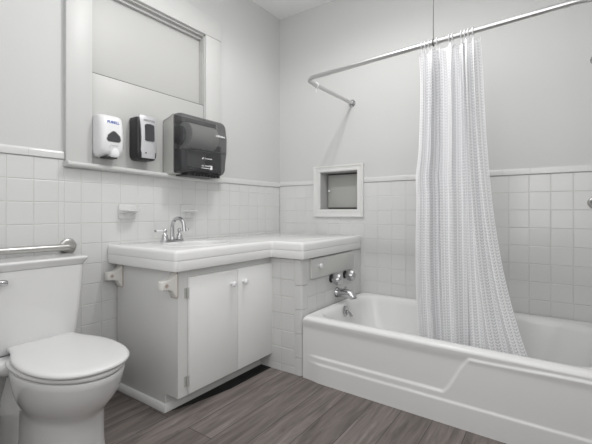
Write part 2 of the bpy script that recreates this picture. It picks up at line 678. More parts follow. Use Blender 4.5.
# ------------------------------------------------------------------ vanity cabinet
VX0, VX1, VYF = -1.540, -.806, -.552
van = thing('vanity_cabinet', 'white painted two-door vanity cabinet under the tiled countertop, beside the toilet', 'cabinet', (-1.17, -.28, 0))
prof = [(-.012, .712), (-.012, .012), (-.455, .012), (-.455, .084), (VYF + .018, .086), (VYF + .018, .712)]
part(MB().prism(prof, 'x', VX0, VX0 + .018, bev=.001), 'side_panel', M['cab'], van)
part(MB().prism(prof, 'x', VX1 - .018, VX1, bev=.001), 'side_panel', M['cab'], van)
b = MB()
b.box(VX0, VX0 + .075, VYF, VYF + .018, .084, .712)
b.box(VX1 - .030, VX1, VYF, VYF + .018, .084, .712)
b.box(VX0 + .075, VX1 - .03, VYF, VYF + .018, .655, .712)
b.box(VX0 + .075, VX1 - .03, VYF, VYF + .018, .084, .118)
b.box(-1.16, -1.12, VYF, VYF + .018, .118, .655)
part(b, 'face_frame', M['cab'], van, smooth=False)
part(MB().box(VX0 + .02, VX1 - .02, VYF + .02, -.02, .075, .09), 'bottom_shelf', M['cab'], van, smooth=False)
part(MB().box(VX0 + .018, VX1 - .002, -.456, -.438, .0, .076), 'toe_kick', M['cab'], van, smooth=False)
# quarter-round moulding round the base
q = [(0, 0), (0, .032)] + [(-.022 * math.sin(PI / 2 * k / 6), .032 * math.cos(PI / 2 * k / 6)) for k in range(1, 7)]
rings = []
for y, off in ((-.01, 0), (-.456, 0)):
    rings.append([(VX0 + dx, y if y > -.1 else y + dx, z + .003) for dx, z in q])
rings.append([(VX1 - .02, -.456 + dx, z + .003) for dx, z in q])
part(MB().loft(rings), 'base_moulding', M['cab'], van)
part(MB().prism([(VX0 + .020, -.479), (VX0 + .030, -.486), (-1.40, -.518), (-1.18, -.557), (VX1 - .001, -.560), (VX1 - .001, -.479)], 'z', .0004, .003), 'floor_strip', M['black'], van, smooth=False)  # flat black shape on the floor below the toe-kick, narrower at its left


def cab_door(x0, x1, knob_x, hinge_x):
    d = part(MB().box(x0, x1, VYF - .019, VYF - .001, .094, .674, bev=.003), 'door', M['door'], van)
    k = MB().lathe([(.007, 0), (.006, .010), (.012, .016), (.0165, .023), (.0165, .029), (.012, .035), (.004, .037), (0, .037)], (knob_x, VYF - .018, .597), (0, -1, 0), 20)
    part(k, 'knob', M['white'], d)
    if hinge_x:
        for z in (.595, .155):
            h = MB().tube([(hinge_x, VYF - .010, z - .027), (hinge_x, VYF - .010, z + .027)], .0045, 10)
            h.box(hinge_x - .016, hinge_x, VYF - .003, VYF + .001, z - .025, z + .025)
            part(h, 'hinge', M['shell'], d)


cab_door(-1.482, -1.142, -1.193, -1.487)
cab_door(-1.139, -.822, -1.098, None)


# ceramic towel-bar brackets screwed to the cabinet side (their bar is gone)
def bracket(y, flip):
    br = MB()
    z = .640
    # flared backplate running into a square post with a socket
    secs = [(0, .026, .060), (.004, .027, .061), (.012, .024, .050), (.024, .0205, .034), (.044, .020, .025), (.072, .0205, .0235), (.079, .0195, .022), (.082, .016, .018)]
    rings = []
    for d, hy, hz in secs:
        ring = rrect(y - hy, y + hy, z - hz + .006 * (d > .02), z + hz + .006 * (d > .02), min(hy, hz) * .38, 0, n=5, m=1)
        rings.append([(VX0 - .0005 - d, p[0], p[1]) for p in ring])
    br.loft(rings)
    o = part(br, 'towel_bar_bracket', M['ivory'], van)
    r2 = MB()
    for d, hy, hz in ((0, .0285, .0635), (.0035, .0285, .0635)):
        pass
    rings = [[(VX0 - .0003 - d, p[0], p[1]) for p in rrect(y - .0285, y + .0285, z - .064, z + .062, .008, 0, n=4, m=1)] for d in (0, .0035)]
    r2.loft(rings)
    part(r2, 'mounting_edge', M['raw'], o)
    s = MB()
    c = .0115
    yy = y - .0207
    s.loft([[(VX0 - .060 + dx, yy + .0002, z + .006 + dz) for dx, dz in ((c, 0), (0, c), (-c, 0), (0, -c))],
            [(VX0 - .060 + dx, yy - .0008, z + .006 + dz) for dx, dz in ((c, 0), (0, c), (-c, 0), (0, -c))]])
    part(s, 'bar_socket', M['raw'], o)


bracket(-.045, False)
bracket(-.527, True)

# ------------------------------------------------------------------ countertop
ctop = thing('tiled_countertop', 'long white tiled countertop with a stepped corner over the vanity and tub head', 'countertop', (-.8, -.3, .712))
outline = [(.004, .004), (-1.594, .004), (-1.590, -.600), (-.858, -.592), (-.860, -.832), (.004, -.806)]


def offset_poly(p, d):
    n = len(p)
    out = []
    for i in range(n):
        a, q, c = Vector(p[i - 1]), Vector(p[i]), Vector(p[(i + 1) % n])
        e0, e1 = (q - a).normalized(), (c - q).normalized()
        n0, n1 = Vector((-e0.y, e0.x)), Vector((-e1.y, e1.x))
        m = (n0 + n1)
        m = m / max(m.dot(n0), .2)
        out.append(tuple(q + m * d))
    return out


def slab(sections):
    """stacked outlines, closed above and below round the sink's hole"""
    b = MB()
    R = [[b.bm.verts.new((x, y, z)) for x, y in offset_poly(outline, ins)] for ins, z in sections]
    n = len(R[0])
    for a, c in zip(R, R[1:]):
        for i in range(n):
            b.face((a[i], a[(i + 1) % n], c[(i + 1) % n], c[i]))
    H = [[b.bm.verts.new((SINK[0] + SINK[2] * math.cos(2 * PI * k / 48), SINK[1] + SINK[3] * math.sin(2 * PI * k / 48), z)) for k in range(48)] for z in (sections[0][1], sections[-1][1])]
    for k in range(48):
        b.face((H[0][k], H[0][(k + 1) % 48], H[1][(k + 1) % 48], H[1][k]))
    for ring, hole in ((R[0], H[0]), (R[-1], H[1])):
        ed = []
        for lp in (ring, hole):
            for k in range(len(lp)):
                e = b.bm.edges.get((lp[k], lp[(k + 1) % len(lp)]))
                ed.append(e)
        bmesh.ops.triangle_fill(b.bm, use_beauty=True, use_dissolve=False, edges=ed)
    return b


def rounded_outline(p, r, n=5):
    P = [Vector((q[0], q[1], 0)) for q in p]
    out = []
    for i in range(len(P)):
        a, bb, c = P[i - 1], P[i], P[(i + 1) % len(P)]
        u, v = (a - bb).normalized(), (c - bb).normalized()
        for k in range(n + 1):
            t = k / n
            out.append(tuple((bb + u * r * (1 - t) ** 2 + v * r * t ** 2)[:2]))
    return out


outline = rounded_outline(outline, .022)
SINK = (-1.25, -.345, .205, .150)


sgn = 1 if sum(a[0] * b_[1] - b_[0] * a[1] for a, b_ in zip(outline, outline[1:] + outline[:1])) > 0 else -1
upper = slab([(sgn * .001, .7655), (sgn * .0002, .767), (0, .770), (0, .798), (sgn * .0015, .8050), (sgn * .0045, .8105), (sgn * .0085, .8142), (sgn * .0125, .8160), (sgn * .0155, .8165)])
up = part(upper, 'top_tiles', M['counter'], ctop)
lower = slab([(sgn * .008, .7125), (sgn * .003, .7145), (sgn * .0008, .719), (sgn * .0004, .760), (sgn * .0014, .7645)])
lo = part(lower, 'edge_tiles', M['counter'], ctop)
core = slab([(sgn * .006, .7635), (sgn * .006, .7660)])
gr_ = part(core, 'grout_line', M['grout'], ctop)
# sink bowl
b = MB()
rings = []
for s, z in ((1.06, .8166), (1.055, .8185), (1.02, .8195), (.985, .8165), (.965, .806), (.93, .77), (.84, .72), (.62, .685), (.3, .674), (.1, .672)):
    rings.append([(SINK[0] + SINK[2] * s * math.cos(2 * PI * k / 48), SINK[1] + SINK[3] * s * math.sin(2 * PI * k / 48), z) for k in range(48)])
b.loft(rings, cap0=False)
part(b, 'sink_bowl', M['porc'], ctop, angle=60)
part(MB().lathe([(.018, .0), (.022, .001), (.022, .003), (.012, .002), (0, .002)], (SINK[0], SINK[1], .673)), 'drain', M['chrome'], ctop)

# ------------------------------------------------------------------ basin tap
FX, FY, FZ = -1.247, -.118, .8167
fa = thing('basin_faucet', 'chrome gooseneck faucet with two white porcelain lever handles on the countertop', 'faucet', (FX, FY, FZ))
b = MB()
b.loft([rrect(FX - .080 + i, FX + .080 - i, FY - .027 + i, FY + .027 - i, .026 - i, FZ + z) for i, z in ((0, 0), (0, .008), (.003, .012), (.008, .014))])
part(b, 'base_plate', M['chrome'], fa)
sp = [(FX, FY, FZ + .01), (FX, FY, FZ + .088)]
for k in range(1, 13):
    t = PI * .93 * k / 12
    sp.append((FX, FY - .056 + .056 * math.cos(t), FZ + .088 + .056 * math.sin(t)))
sp.append((FX, sp[-1][1] - .003, sp[-1][2] - .022))
b = MB().tube(sp, [.0135, .012] + [.0115] * (len(sp) - 3) + [.0115], 16)
b.lathe([(.019, 0), (.017, .006), (.0145, .012), (.0135, .02)], (FX, FY, FZ + .011))
part(b, 'spout', M['chrome'], fa)
b = MB().tube([sp[-1], (sp[-1][0], sp[-1][1] - .001, sp[-1][2] - .012)], .0135, 16)
part(b, 'aerator', M['chrome'], fa)
for s in (-1, 1):
    hx = FX + s * .053
    b = MB().lathe([(.024, 0), (.023, .006), (.019, .012), (.017, .022), (.0175, .028), (.013, .034), (.009, .040), (.010, .047), (.013, .052), (.013, .060), (.010, .066), (.004, .070), (0, .070)], (hx, FY, FZ + .011))
    h = part(b, 'handle', M['chrome'], fa)
    b = MB().tube([(hx + s * .010, FY, FZ + .067), (hx + s * .018, FY, FZ + .067), (hx + s * .040, FY, FZ + .068), (hx + s * .062, FY, FZ + .069)], [.0045, .0062, .0072, .0065], 14)
    part(b, 'porcelain_lever', M['white'], h)
    part(MB().lathe([(.004, 0), (.0075, .002), (.0075, .008), (.003, .011), (0, .011)], (hx + s * .061, FY, FZ + .069), (s, 0, 0), 14), 'lever_tip', M['chrome'], h)


# ------------------------------------------------------------------ ceramic soap dishes on the tiles
def soap_dish(x0, x1, z0, z1, zs, label, lx0, lx1):
    d = thing('soap_dish', label, 'soap dish', ((x0 + x1) / 2, 0, z0), 'ceramic dishes on the tiled window wall')
    b = MB()
    b.loft([[(p[0], -.001 - dd, p[1]) for p in rrect(x0 + i, x1 - i, z0 + i, z1 - i, .012, 0, n=4, m=1)] for i, dd in ((0, 0), (0, .006), (.002, .010), (.006, .012))])
    part(b, 'back_plate', M['tile'], d)
    # shelf: a shallow lipped tongue, thinner towards its lip
    rings = []
    for y, i, za, zb in ((-.008, 0, -.024, .010), (-.02, .001, -.014, .006), (-.045, .003, -.008, .003), (-.072, .010, -.006, .003), (-.080, .018, -.004, .002)):
        rings.append([(p[0], y, p[1]) for p in rrect(lx0 + i, lx1 - i, zs + za, zs + zb, .0028, 0, n=4, m=1)])
    part(MB().loft(rings), 'shelf', M['tile'], d)
    b = MB()
    xm = (lx0 + lx1) / 2
    b.loft([[(p[0], y, p[1]) for p in rrect(xm - wd, xm + wd, zs - hh, zs - .002, .004, 0, n=4, m=1)] for y, wd, hh in ((-.008, .030, .050), (-.020, .020, .032), (-.035, .010, .016))])
    part(b, 'support', M['tile'], d)


soap_dish(-1.530, -1.422, .958, 1.044, 1.008, 'white ceramic soap dish on the tiles left of the faucet, below the white dispenser', -1.528, -1.425)
soap_dish(-1.095, -.987, .958, 1.050, 1.008, 'white ceramic soap dish on the tiles right of the faucet, below the towel dispenser', -1.093, -.99)

# ------------------------------------------------------------------ dispensers
# white foam dispenser
pd = thing('soap_dispenser', 'white wall soap dispenser with blue lettering, leftmost of three above the sill', 'soap dispenser', (-1.612, -.02, 1.29))
b = MB()
secs = [(1.298, .046, .040), (1.302, .056, .062), (1.315, .063, .088), (1.335, .066, .100), (1.40, .0675, .104), (1.46, .0675, .100), (1.50, .066, .092), (1.515, .063, .084), (1.523, .056, .072), (1.526, .046, .060)]
cx_ = -1.614
rings = []
for z, hw, dp in secs:
    rings.append(rrect(cx_ - hw, cx_ + hw, -.004 - dp, -.004, [.004, .004, .030, .030], z, n=6, m=3))
b.loft(rings)
part(b, 'housing', M['white'], pd, angle=50)
# viewing window: a rounded triangle set into the front
def yfront(z):
    for (z0, _, d0), (z1, _, d1) in zip(secs, secs[1:]):
        if z0 <= z <= z1:
            return -.004 - (d0 + (d1 - d0) * (z - z0) / (z1 - z0))
    return -.1
tri = fillet([(cx_ + .001, 0, 1.372 + 0), (cx_ - .042, 0, 1.380), (cx_ - .030, 0, 1.412), (cx_ + .002, 0, 1.440), (cx_ + .034, 0, 1.412), (cx_ + .042, 0, 1.380), (cx_ + .001, 0, 1.372)], .016, 5)[1:-1]
for nm, gro, e, mm in (('window_rim', 1.10, .0006, 'shell'), ('viewing_window', 1.0, .0014, 'dkwin')):
    ctr = (cx_, 1.402)
    ra = [[(ctr[0] + (p[0] - ctr[0]) * gro, yfront(ctr[1] + (p[2] - ctr[1]) * gro) + off, ctr[1] + (p[2] - ctr[1]) * gro) for p in tri] for off in (.004, -e)]
    part(MB().loft(ra), nm, M[mm], pd)
lettering('lettering', 'PURELL', .0205, (cx_ + .002, yfront(1.483) - .0012, 1.483), Matrix.Rotation(math.radians(-8), 3, 'X') @ FACING_FRONT, M['blue'], pd, bold=.0004)
lettering('lettering', 'ADVANCED', .008, (cx_ + .004, yfront(1.355) - .0008, 1.357), FACING_FRONT, M['shell'], pd)
# nozzle hood and sensor
b = MB()
b.loft([rrect(cx_ - w_ + .012, cx_ + w_ + .012, -.120 + i, -.05, [.004, .004, .014, .014], z, n=5, m=2) for z, w_, i in ((1.296, .020, .014), (1.302, .024, .010), (1.322, .026, .008), (1.345, .020, .016))])
part(b, 'nozzle_hood', M['white'], pd)
part(MB().box(cx_ - .035, cx_ + .030, -.092, -.03, 1.290, 1.300, bev=.003), 'sensor_base', M['blkplastic'], pd)
part(MB().lathe([(.002, 0), (.002, .002), (0, .002)], (cx_ - .02, yfront(1.345) + .001, 1.347), (0, -1, 0), 10), 'indicator_light', M['grey_print'], pd)

# black dispenser with silver front
sd = thing('soap_dispenser', 'black wall soap dispenser with a silver front, between the white dispenser and towel dispenser', 'soap dispenser', (-1.395, -.02, 1.30))
cx_ = -1.398
b = MB()
secs2 = [(1.303, .040, .070), (1.308, .053, .080), (1.322, .062, .084), (1.345, .064, .086), (1.45, .0635, .082), (1.53, .064, .078), (1.548, .0625, .074), (1.554, .057, .066), (1.556, .050, .058)]
b.loft([rrect(cx_ - hw, cx_ + hw, -.004 - dp, -.004, [.004, .004, .012, .012], z, n=6, m=3) for z, hw, dp in secs2])
part(b, 'housing', M['blkplastic'], sd, angle=50)
# silver face: waisted, bowed forwards
rings = []
fz = [(1.316, .049), (1.320, .053), (1.34, .052), (1.38, .0485), (1.43, .047), (1.48, .0485), (1.53, .053), (1.556, .056), (1.563, .052)]


def silver_y(z):
    t = (z - 1.316) / (1.563 - 1.316)
    return -.094 - .010 * math.sin(PI * min(1, max(0, t)))


for z, hw in fz:
    yb = silver_y(z)
    row = []
    for k in range(9):
        u = -1 + 2 * k / 8
        row.append((cx_ + .006 + hw * u, yb + .010 * u * u, z))
    row += [(cx_ + .006 + hw, -.070, z), (cx_ + .006 - hw, -.070, z)]
    rings.append(row)
part(MB().loft(rings), 'front_panel', M['silver'], sd, angle=50)
w2 = fillet([(0, 0, 1.412), (-.029, 0, 1.416), (-.030, 0, 1.512), (0, 0, 1.516), (.030, 0, 1.512), (.029, 0, 1.416), (0, 0, 1.412)], .010, 4)[1:-1]
part(MB().loft([[(cx_ + .006 + p[0], silver_y(p[2]) + .010 * (p[0] / .05) ** 2 + off, p[2]) for p in w2] for off in (.004, -.0058)]), 'viewing_window', M['dkwin'], sd)
lettering('lettering', 'PROVON', .017, (cx_ + .006, silver_y(1.534) - .0006, 1.535), FACING_FRONT, M['grey_print'], sd)
part(MB().lathe([(.0045, 0), (.0045, .002), (0, .002)], (cx_ - .016, silver_y(1.345) + .001, 1.345), (0, -1, 0), 12), 'indicator_light', M['blkplastic'], sd)
part(MB().lathe([(.003, 0), (.003, .002), (0, .002)], (cx_ + .012, silver_y(1.345), 1.345), (0, -1, 0), 12), 'sensor_eye', M['shell'], sd)

# paper towel dispenser
td = thing('towel_dispenser', 'large smoked grey paper towel dispenser on the wall above the window sill', 'towel dispenser', (-1.05, -.02, 1.24))
TX0, TX1, TZ0, TZ1 = -1.230, -.868, 1.240, 1.612


def yz_outline(pts, x0, x1, name, m, parent, bev=.004, angle=40):
    return part(MB().prism(pts, 'x', x0, x1, bev=bev), name, m, parent, angle=angle)


shell_pts = [(-.003, TZ0 + .003), (-.003, TZ1 - .002), (-.108, TZ1 + .004), (-.108, TZ0 - .004)]
b = MB()
# an open tray: back, two cheeks, top and floor
ck = [(-.004, TZ0 + .004), (-.004, 1.584), (-.060, 1.598), (-.108, TZ1 + .004), (-.108, TZ0)]
b.box(TX0 + .002, TX1 - .002, -.016, -.003, TZ0, 1.582)
b.prism(ck, 'x', TX0, TX0 + .006, bev=.002)
b.prism(ck, 'x', TX1 - .006, TX1, bev=.002)
b.prism([(-.004, 1.576), (-.004, 1.584), (-.060, 1.598), (-.108, TZ1 + .004), (-.108, TZ1 - .004), (-.060, 1.590)], 'x', TX0, TX1, bev=.0015)
b.box(TX0, TX1, -.108, -.003, TZ0, TZ0 + .006, bev=.002)
part(b, 'shell', M['shell'], td)
# curved smoked cover: hollow loft across x
cov = fillet([(-.106, 0, TZ1 + .004), (-.186, 0, TZ1 + .004), (-.206, 0, 1.50), (-.204, 0, 1.40), (-.192, 0, 1.33), (-.186, 0, TZ0 + .010), (-.106, 0, TZ0 + .002)], .048, 6)
cov = [(p[0], p[2]) for p in cov]
rings = []
mid = (-.14, 1.41)
for x, s, e in ((TX0 + .000, .93, .0), (TX0 + .002, .965, 0), (TX0 + .008, .988, 0), (TX0 + .018, 1.0, 0), ((TX0 + TX1) / 2, 1.02, 0), (TX1 - .018, 1.0, 0), (TX1 - .006, .988, 0), (TX1 + .002, .965, 0), (TX1 + .004, .93, 0)):
    rings.append([(x, y if abs(y + .106) < .001 else -.106 + (y + .106) * s, mid[1] + (z - mid[1]) * (s if s < 1 else 1)) for y, z in cov])
cb = MB()
cb.loft(rings, closed=False, cap0=True, cap1=True)
part(cb, 'cover', M['smoke'], td, angle=50)
# inside: roll, hub, mechanism, dividing bar
part(MB().lathe([(.019, 0), (.084, 0), (.084, .225), (.019, .225)], (TX0 + .085, -.100, 1.495), (1, 0, 0), 40), 'paper_roll', M['roll'], td)
b = MB().lathe([(.02, 0), (.052, .003), (.060, .010), (.060, .034), (.03, .044)], (TX0 + .014, -.110, 1.485), (1, 0, 0), 28)
part(b, 'roll_hub', M['gear'], td)
b = MB()
b.box(TX0 + .012, TX0 + .060, -.170, -.02, TZ0 + .010, 1.395, bev=.006)
b.box(TX0 + .062, TX1 - .040, -.150, -.02, TZ0 + .008, 1.29, bev=.004)
b.box(TX1 - .030, TX1 - .010, -.165, -.02, TZ0 + .010, 1.45, bev=.006)
part(b, 'mechanism', M['gear'], td)
b = MB()
b.box(TX0 + .062, TX1 - .012, -.1965, -.186, 1.392, 1.402, bev=.003)
b.box(TX0 + .068, TX1 - .045, -.185, -.176, 1.262, 1.270, bev=.002)
part(b, 'divider_bar', M['gear'], td)
part(MB().lathe([(.010, 0), (.012, .003), (.010, .007), (0, .008)], (TX0 + .020, -.155, 1.395), (-1, 0, 0), 16), 'cover_lock', M['shell'], td)
b = MB()
b.box(TX0 + .060, TX1 - .025, -.165, -.045, TZ0 - .010, TZ0 + .010, bev=.003)
for k in range(9):
    b.box(TX0 + .10 + .026 * k, TX0 + .112 + .026 * k, -.178, -.160, TZ0 - .011, TZ0 + .004)
part(b, 'paper_slot', M['blkplastic'], td)
lettering('lettering', 'enMotion', .021, (TX1 - .066, -.2125, 1.505), Matrix.Rotation(math.radians(-8), 3, 'X') @ FACING_FRONT, M['white_print'], td, bold=.0004)
lettering('lettering', 'Georgia-Pacific', .0105, (TX1 - .168, -.2095, 1.343), FACING_FRONT, M['white_print'], td, bold=.0002)
b = MB()
b.prism([(TX1 - .224, 1.337), (TX1 - .212, 1.337), (TX1 - .209, 1.351)], 'y', -.2095, -.2080)
part(b, 'triangle_emblem', M['white_print'], td, smooth=False)
lettering('lettering', 'PULL TOWEL', .011, (TX1 - .186, -.2020, 1.296), FACING_FRONT, M['white_print'], td, bold=.0002)
b = MB()
b.prism([(TX1 - .150, 1.276), (TX1 - .128, 1.276), (TX1 - .128, 1.302), (TX1 - .154, 1.302), (TX1 - .154, 1.297), (TX1 - .138, 1.297), (TX1 - .150, 1.283)], 'y', -.2020, -.2000)
b.box(TX1 - .218, TX1 - .156, -.2020, -.2000, 1.280, 1.2835)
part(b, 'hand_emblem', M['white_print'], td, smooth=False)
b = MB()
b.prism([(TX1 - .160, 1.245), (TX1 - .125, 1.245), (TX1 - .142, 1.262)], 'y', -.1960, -.1930)
part(b, 'arrow_emblem', M['blkplastic'], td, smooth=False)

# ------------------------------------------------------------------ niche in the tub wall
ni = thing('wall_niche', 'square white framed recess with a grey back panel in the tub wall', 'wall niche', (0, -.61, .96))
fw = [(-.828, .958), (-.368, .958), (-.368, 1.379), (-.828, 1.379)]
fi = [(NY0, NZ0), (NY1, NZ0), (NY1, NZ1), (NY0, NZ1)]
for k in range(4):
    a0, a1, c0, c1 = fw[k], fw[(k + 1) % 4], fi[k], fi[(k + 1) % 4]
    b = MB()
    rings = []
    for A, Cc in ((a0, c0), (a1, c1)):
        def P(t, d):
            return (-d, A[0] + (Cc[0] - A[0]) * t, A[1] + (Cc[1] - A[1]) * t)
        rings.append([P(0, -.004), P(0, .016), P(.04, .019), P(.22, .019), P(.30, .015), P(.62, .013), P(.70, .015), P(.93, .015), P(1, .012), P(1, -.004)])
    b.loft(rings)
    part(b, 'frame_rail', M['cab'], ni, angle=20)
b = MB()
for y0, y1, z0, z1 in ((NY0 - .003, NY0 + .004, NZ0, NZ1), (NY1 - .004, NY1 + .003, NZ0, NZ1), (NY0, NY1, NZ0 - .003, NZ0 + .004), (NY0, NY1, NZ1 - .004, NZ1 + .003)):
    b.box(-.003, .135, y0, y1, z0, z1)
part(b, 'lining', M['trim'], ni, smooth=False)
part(MB().box(.128, .136, NY0, NY1, NZ0, NZ1), 'dark_backing', M['nicheedge'], ni, smooth=False)
part(MB().box(.100, .118, NY0 + .006, NY1 - .016, NZ0 + .018, NZ1 - .018, bev=.003), 'back_panel', M['niche'], ni)
part(MB().lathe([(.005, 0), (.005, .008), (.010, .012), (.011, .018), (.007, .023), (0, .024)], (.100, NY1 - .034, 1.178), (-1, 0, 0), 16), 'knob', M['white'], ni)

# ------------------------------------------------------------------ access panel over the tub taps
ap = thing('access_panel', 'grey rectangular access panel with a white knob below the countertop, above the tub taps', 'access panel', (-.45, PY, .575))
part(MB().prism([(-.742, .704), (-.738, .578), (-.158, .576), (-.158, .705)], 'y', PY - .014, PY - .0005, bev=.002), 'panel', M['panel'], ap)
part(MB().lathe([(.008, 0), (.0075, .010), (.013, .016), (.016, .022), (.014, .028), (.005, .031), (0, .031)], (-.657, PY - .013, .656), (0, -1, 0), 18), 'knob', M['white'], ap)

# ------------------------------------------------------------------ bathtub
TY1, TY0 = PY - .010, YF + .012
tub = thing('bathtub', 'white enamelled bathtub with a stepped apron along the tiled wall', 'bathtub', (-.42, -1.58, 0))
XF = -.838
RIM = .372
b = MB()


def skew(r):
    """the tub stands a little out of square: its apron swings out towards the near end"""
    return [(x - .030 * max(0, min(1, -x / .8)) * (TY1 - y) / 1.5, y, z) for x, y, z in r]


N_, M_ = 12, 14
R = []
o_ = (XF, -.004, TY0, TY1)
for ins, z, r in ((.014, .32, .01), (.0, .348, .012), (.0, .353, .014), (.0015, .3585, .016), (.005, .364, .02), (.013, .3688, .026), (.028, RIM, .035), (.050, RIM - .0005, .05)):
    R.append(skew(rrect(o_[0] + ins, o_[1] - min(ins, .004), o_[2] + max(ins, 0) * .3, o_[3] - max(ins, 0) * .3, r, z, N_, M_)))
i_ = (-.765, -.055, -2.262, TY1 - .052)
for ins, z, r in ((-.014, RIM - .002, [.11, .12, .18, .20]), (-.004, RIM - .006, [.11, .12, .18, .20]), (.006, RIM - .016, [.11, .12, .18, .20]), (.012, .33, [.11, .12, .18, .20]), (.026, .25, [.11, .12, .18, .20]), (.050, .15, [.14, .14, .18, .2]), (.075, .095, .14), (.11, .07, .13), (.16, .062, .11), (.26, .060, .06)):
    e = ins * 1.6 if ins > .01 else ins
    R.append(skew(rrect(i_[0] + ins, i_[1] - ins, i_[2] + e, i_[3] - ins, r, z, N_, M_)))
b.loft(R, cap0=False)
part(b, 'basin', M['enamel'], tub, angle=60)
# apron with its raised step
b = MB()


def sm(a, c, x):
    t = max(0, min(1, (x - a) / (c - a)))
    return t * t * (3 - 2 * t)


def step_line(y):
    t = max(0.0, min(1.0, (-y - 1.622) / (1.742 - 1.622)))
    k = t * t * (3 - 2 * t) * .6 + t * .4
    return .148 + (.328 - .148) * k + .010 * sm(1.74, 2.2, -y)


ny, nz = 300, 90
ys = [TY1 + (TY0 - TY1) * i / ny for i in range(ny + 1)]
zs = [.350 * j / nz for j in range(nz + 1)]
grid = []
for y in ys:
    row = []
    for z in zs:
        xf = XF - .030 * (TY1 - y) / 1.5
        fade = sm(.02, .14, TY1 - y)
        d = -.009 * (1 - sm(.300, .350, z))
        # ledges: each a short slope with the light catching its top
        h = step_line(y)
        sl = (step_line(y + .002) - step_line(y - .002)) / .004
        dd = (z - h) / math.sqrt(1 + sl * sl)
        d += fade * .008 * (1 - sm(-.008, .008, dd))
        d += fade * .006 * (1 - sm(.103, .119, z))
        row.append(b.bm.verts.new((xf - d, y, z)))
    grid.append(row)
for i in range(ny):
    for j in range(nz):
        b.face((grid[i][j], grid[i + 1][j], grid[i + 1][j + 1], grid[i][j + 1]))
# closed ends and back so it has thickness
for i in (0, ny):
    bk = [b.bm.verts.new((XF + .03, ys[i], z)) for z in (zs[0], zs[-1])]
    b.face([bk[0], bk[1]] + grid[i][::-1])
ap_o = part(b, 'apron', M['enamel'], tub, angle=70)

# taps and spout on the tiled block
for i, (x, lab) in enumerate(((-.468, 'chrome tub tap with a clear fluted handle, left of the pair below the access panel'), (-.272, 'chrome tub tap with a clear fluted handle, right of the pair below the access panel'))):
    tp = thing('tub_tap', lab, 'tap', (x, PY, .545), 'pair of tub taps')
    part(MB().lathe([(.029, 0), (.029, .004), (.026, .008), (.020, .013), (.0, .013)], (x, PY - .0005, .545), (0, -1, 0), 24), 'escutcheon', M['blkplastic'], tp)
    part(MB().lathe([(.017, .010), (.019, .014), (.019, .026), (.013, .030), (.012, .038), (.0, .038)], (x, PY, .545), (0, -1, 0), 20), 'stem', M['chrome'], tp)
    n = 32
    rings = []
    for h, r in ((.020, .022), (.024, .032), (.040, .037), (.060, .035), (.076, .030), (.082, .014)):
        rings.append([(x + r * (1 + .15 * math.cos(4 * 2 * PI * k / n)) * math.cos(2 * PI * k / n), PY - h, .545 + r * (1 + .15 * math.cos(4 * 2 * PI * k / n)) * math.sin(2 * PI * k / n)) for k in range(n)])
    part(MB().loft(rings), 'handle', M['chrome'], tp)
    part(MB().lathe([(.012, 0), (.012, .003), (.006, .005), (0, .005)], (x, PY - .080, .545), (0, -1, 0), 16), 'index_button', M['chrome'], tp)
ts = thing('tub_spout', 'chrome tub filler spout on the tiled block between and below the taps', 'spout', (-.390, PY, .445))
part(MB().lathe([(.036, 0), (.036, .006), (.032, .012), (.030, .02), (0, .02)], (-.390, PY - .0005, .437), (0, -1, 0), 24), 'wall_flange', M['chrome'], ts)
spp = [(-.390, PY - .012, .437), (-.390, PY - .045, .438), (-.390, PY - .080, .437), (-.390, PY - .108, .432), (-.390, PY - .126, .421), (-.390, PY - .131, .406)]
part(MB().tube(spp, [.028, .030, .029, .028, .026, .024], 18), 'spout_body', M['chrome'], ts)
part(MB().lathe([(.006, 0), (.006, .010), (.010, .014), (.010, .020), (.004, .024), (0, .024)], (-.390, PY - .070, .460), (0, 0, 1), 14), 'diverter_knob', M['chrome'], ts)
# overflow inside the basin is part of the tub
b = MB().lathe([(.036, 0), (.036, .004), (.030, .009), (.012, .011), (0, .011)], (-.412, TY1 - .070, .322), (0, -1, .12), 24)
ov = part(b, 'overflow_plate', M['chrome'], tub)
part(MB().tube([(-.412, TY1 - .080, .322), (-.405, TY1 - .098, .312), (-.393, TY1 - .104, .288)], [.010, .010, .012], 12), 'trip_lever', M['chrome'], ov)

# ------------------------------------------------------------------ curtain rod
rod = thing('curtain_rod', 'silver bent shower curtain rod looping out from the tub wall', 'curtain rod', (0, -.72, 1.865))
RP = [(.004, -.722, 1.866), (-.705, -.744, 1.847), (-.806, -2.285, 1.862), (.004, -2.252, 1.862)]
path = fillet(RP[:3], .085, 10)[:-1] + fillet(RP[1:], .15, 12)[1:]
part(MB().tube(path, .0125, 14), 'tube', M['rod'], rod)
for y, z in ((-.722, 1.866), (-2.252, 1.862)):
    fl = MB().lathe([(.030, 0), (.030, .004), (.024, .010), (.017, .016), (.0165, .028), (0, .028)], (.0055, y, z), (-1, 0, 0), 24)
    part(fl, 'wall_flange', M['chrome'], rod)


def rod_at(y):
    """rod centre on its long leg"""
    t = (y - RP[1][1]) / (RP[2][1] - RP[1][1])
    return Vector(RP[1]).lerp(Vector(RP[2]), t)


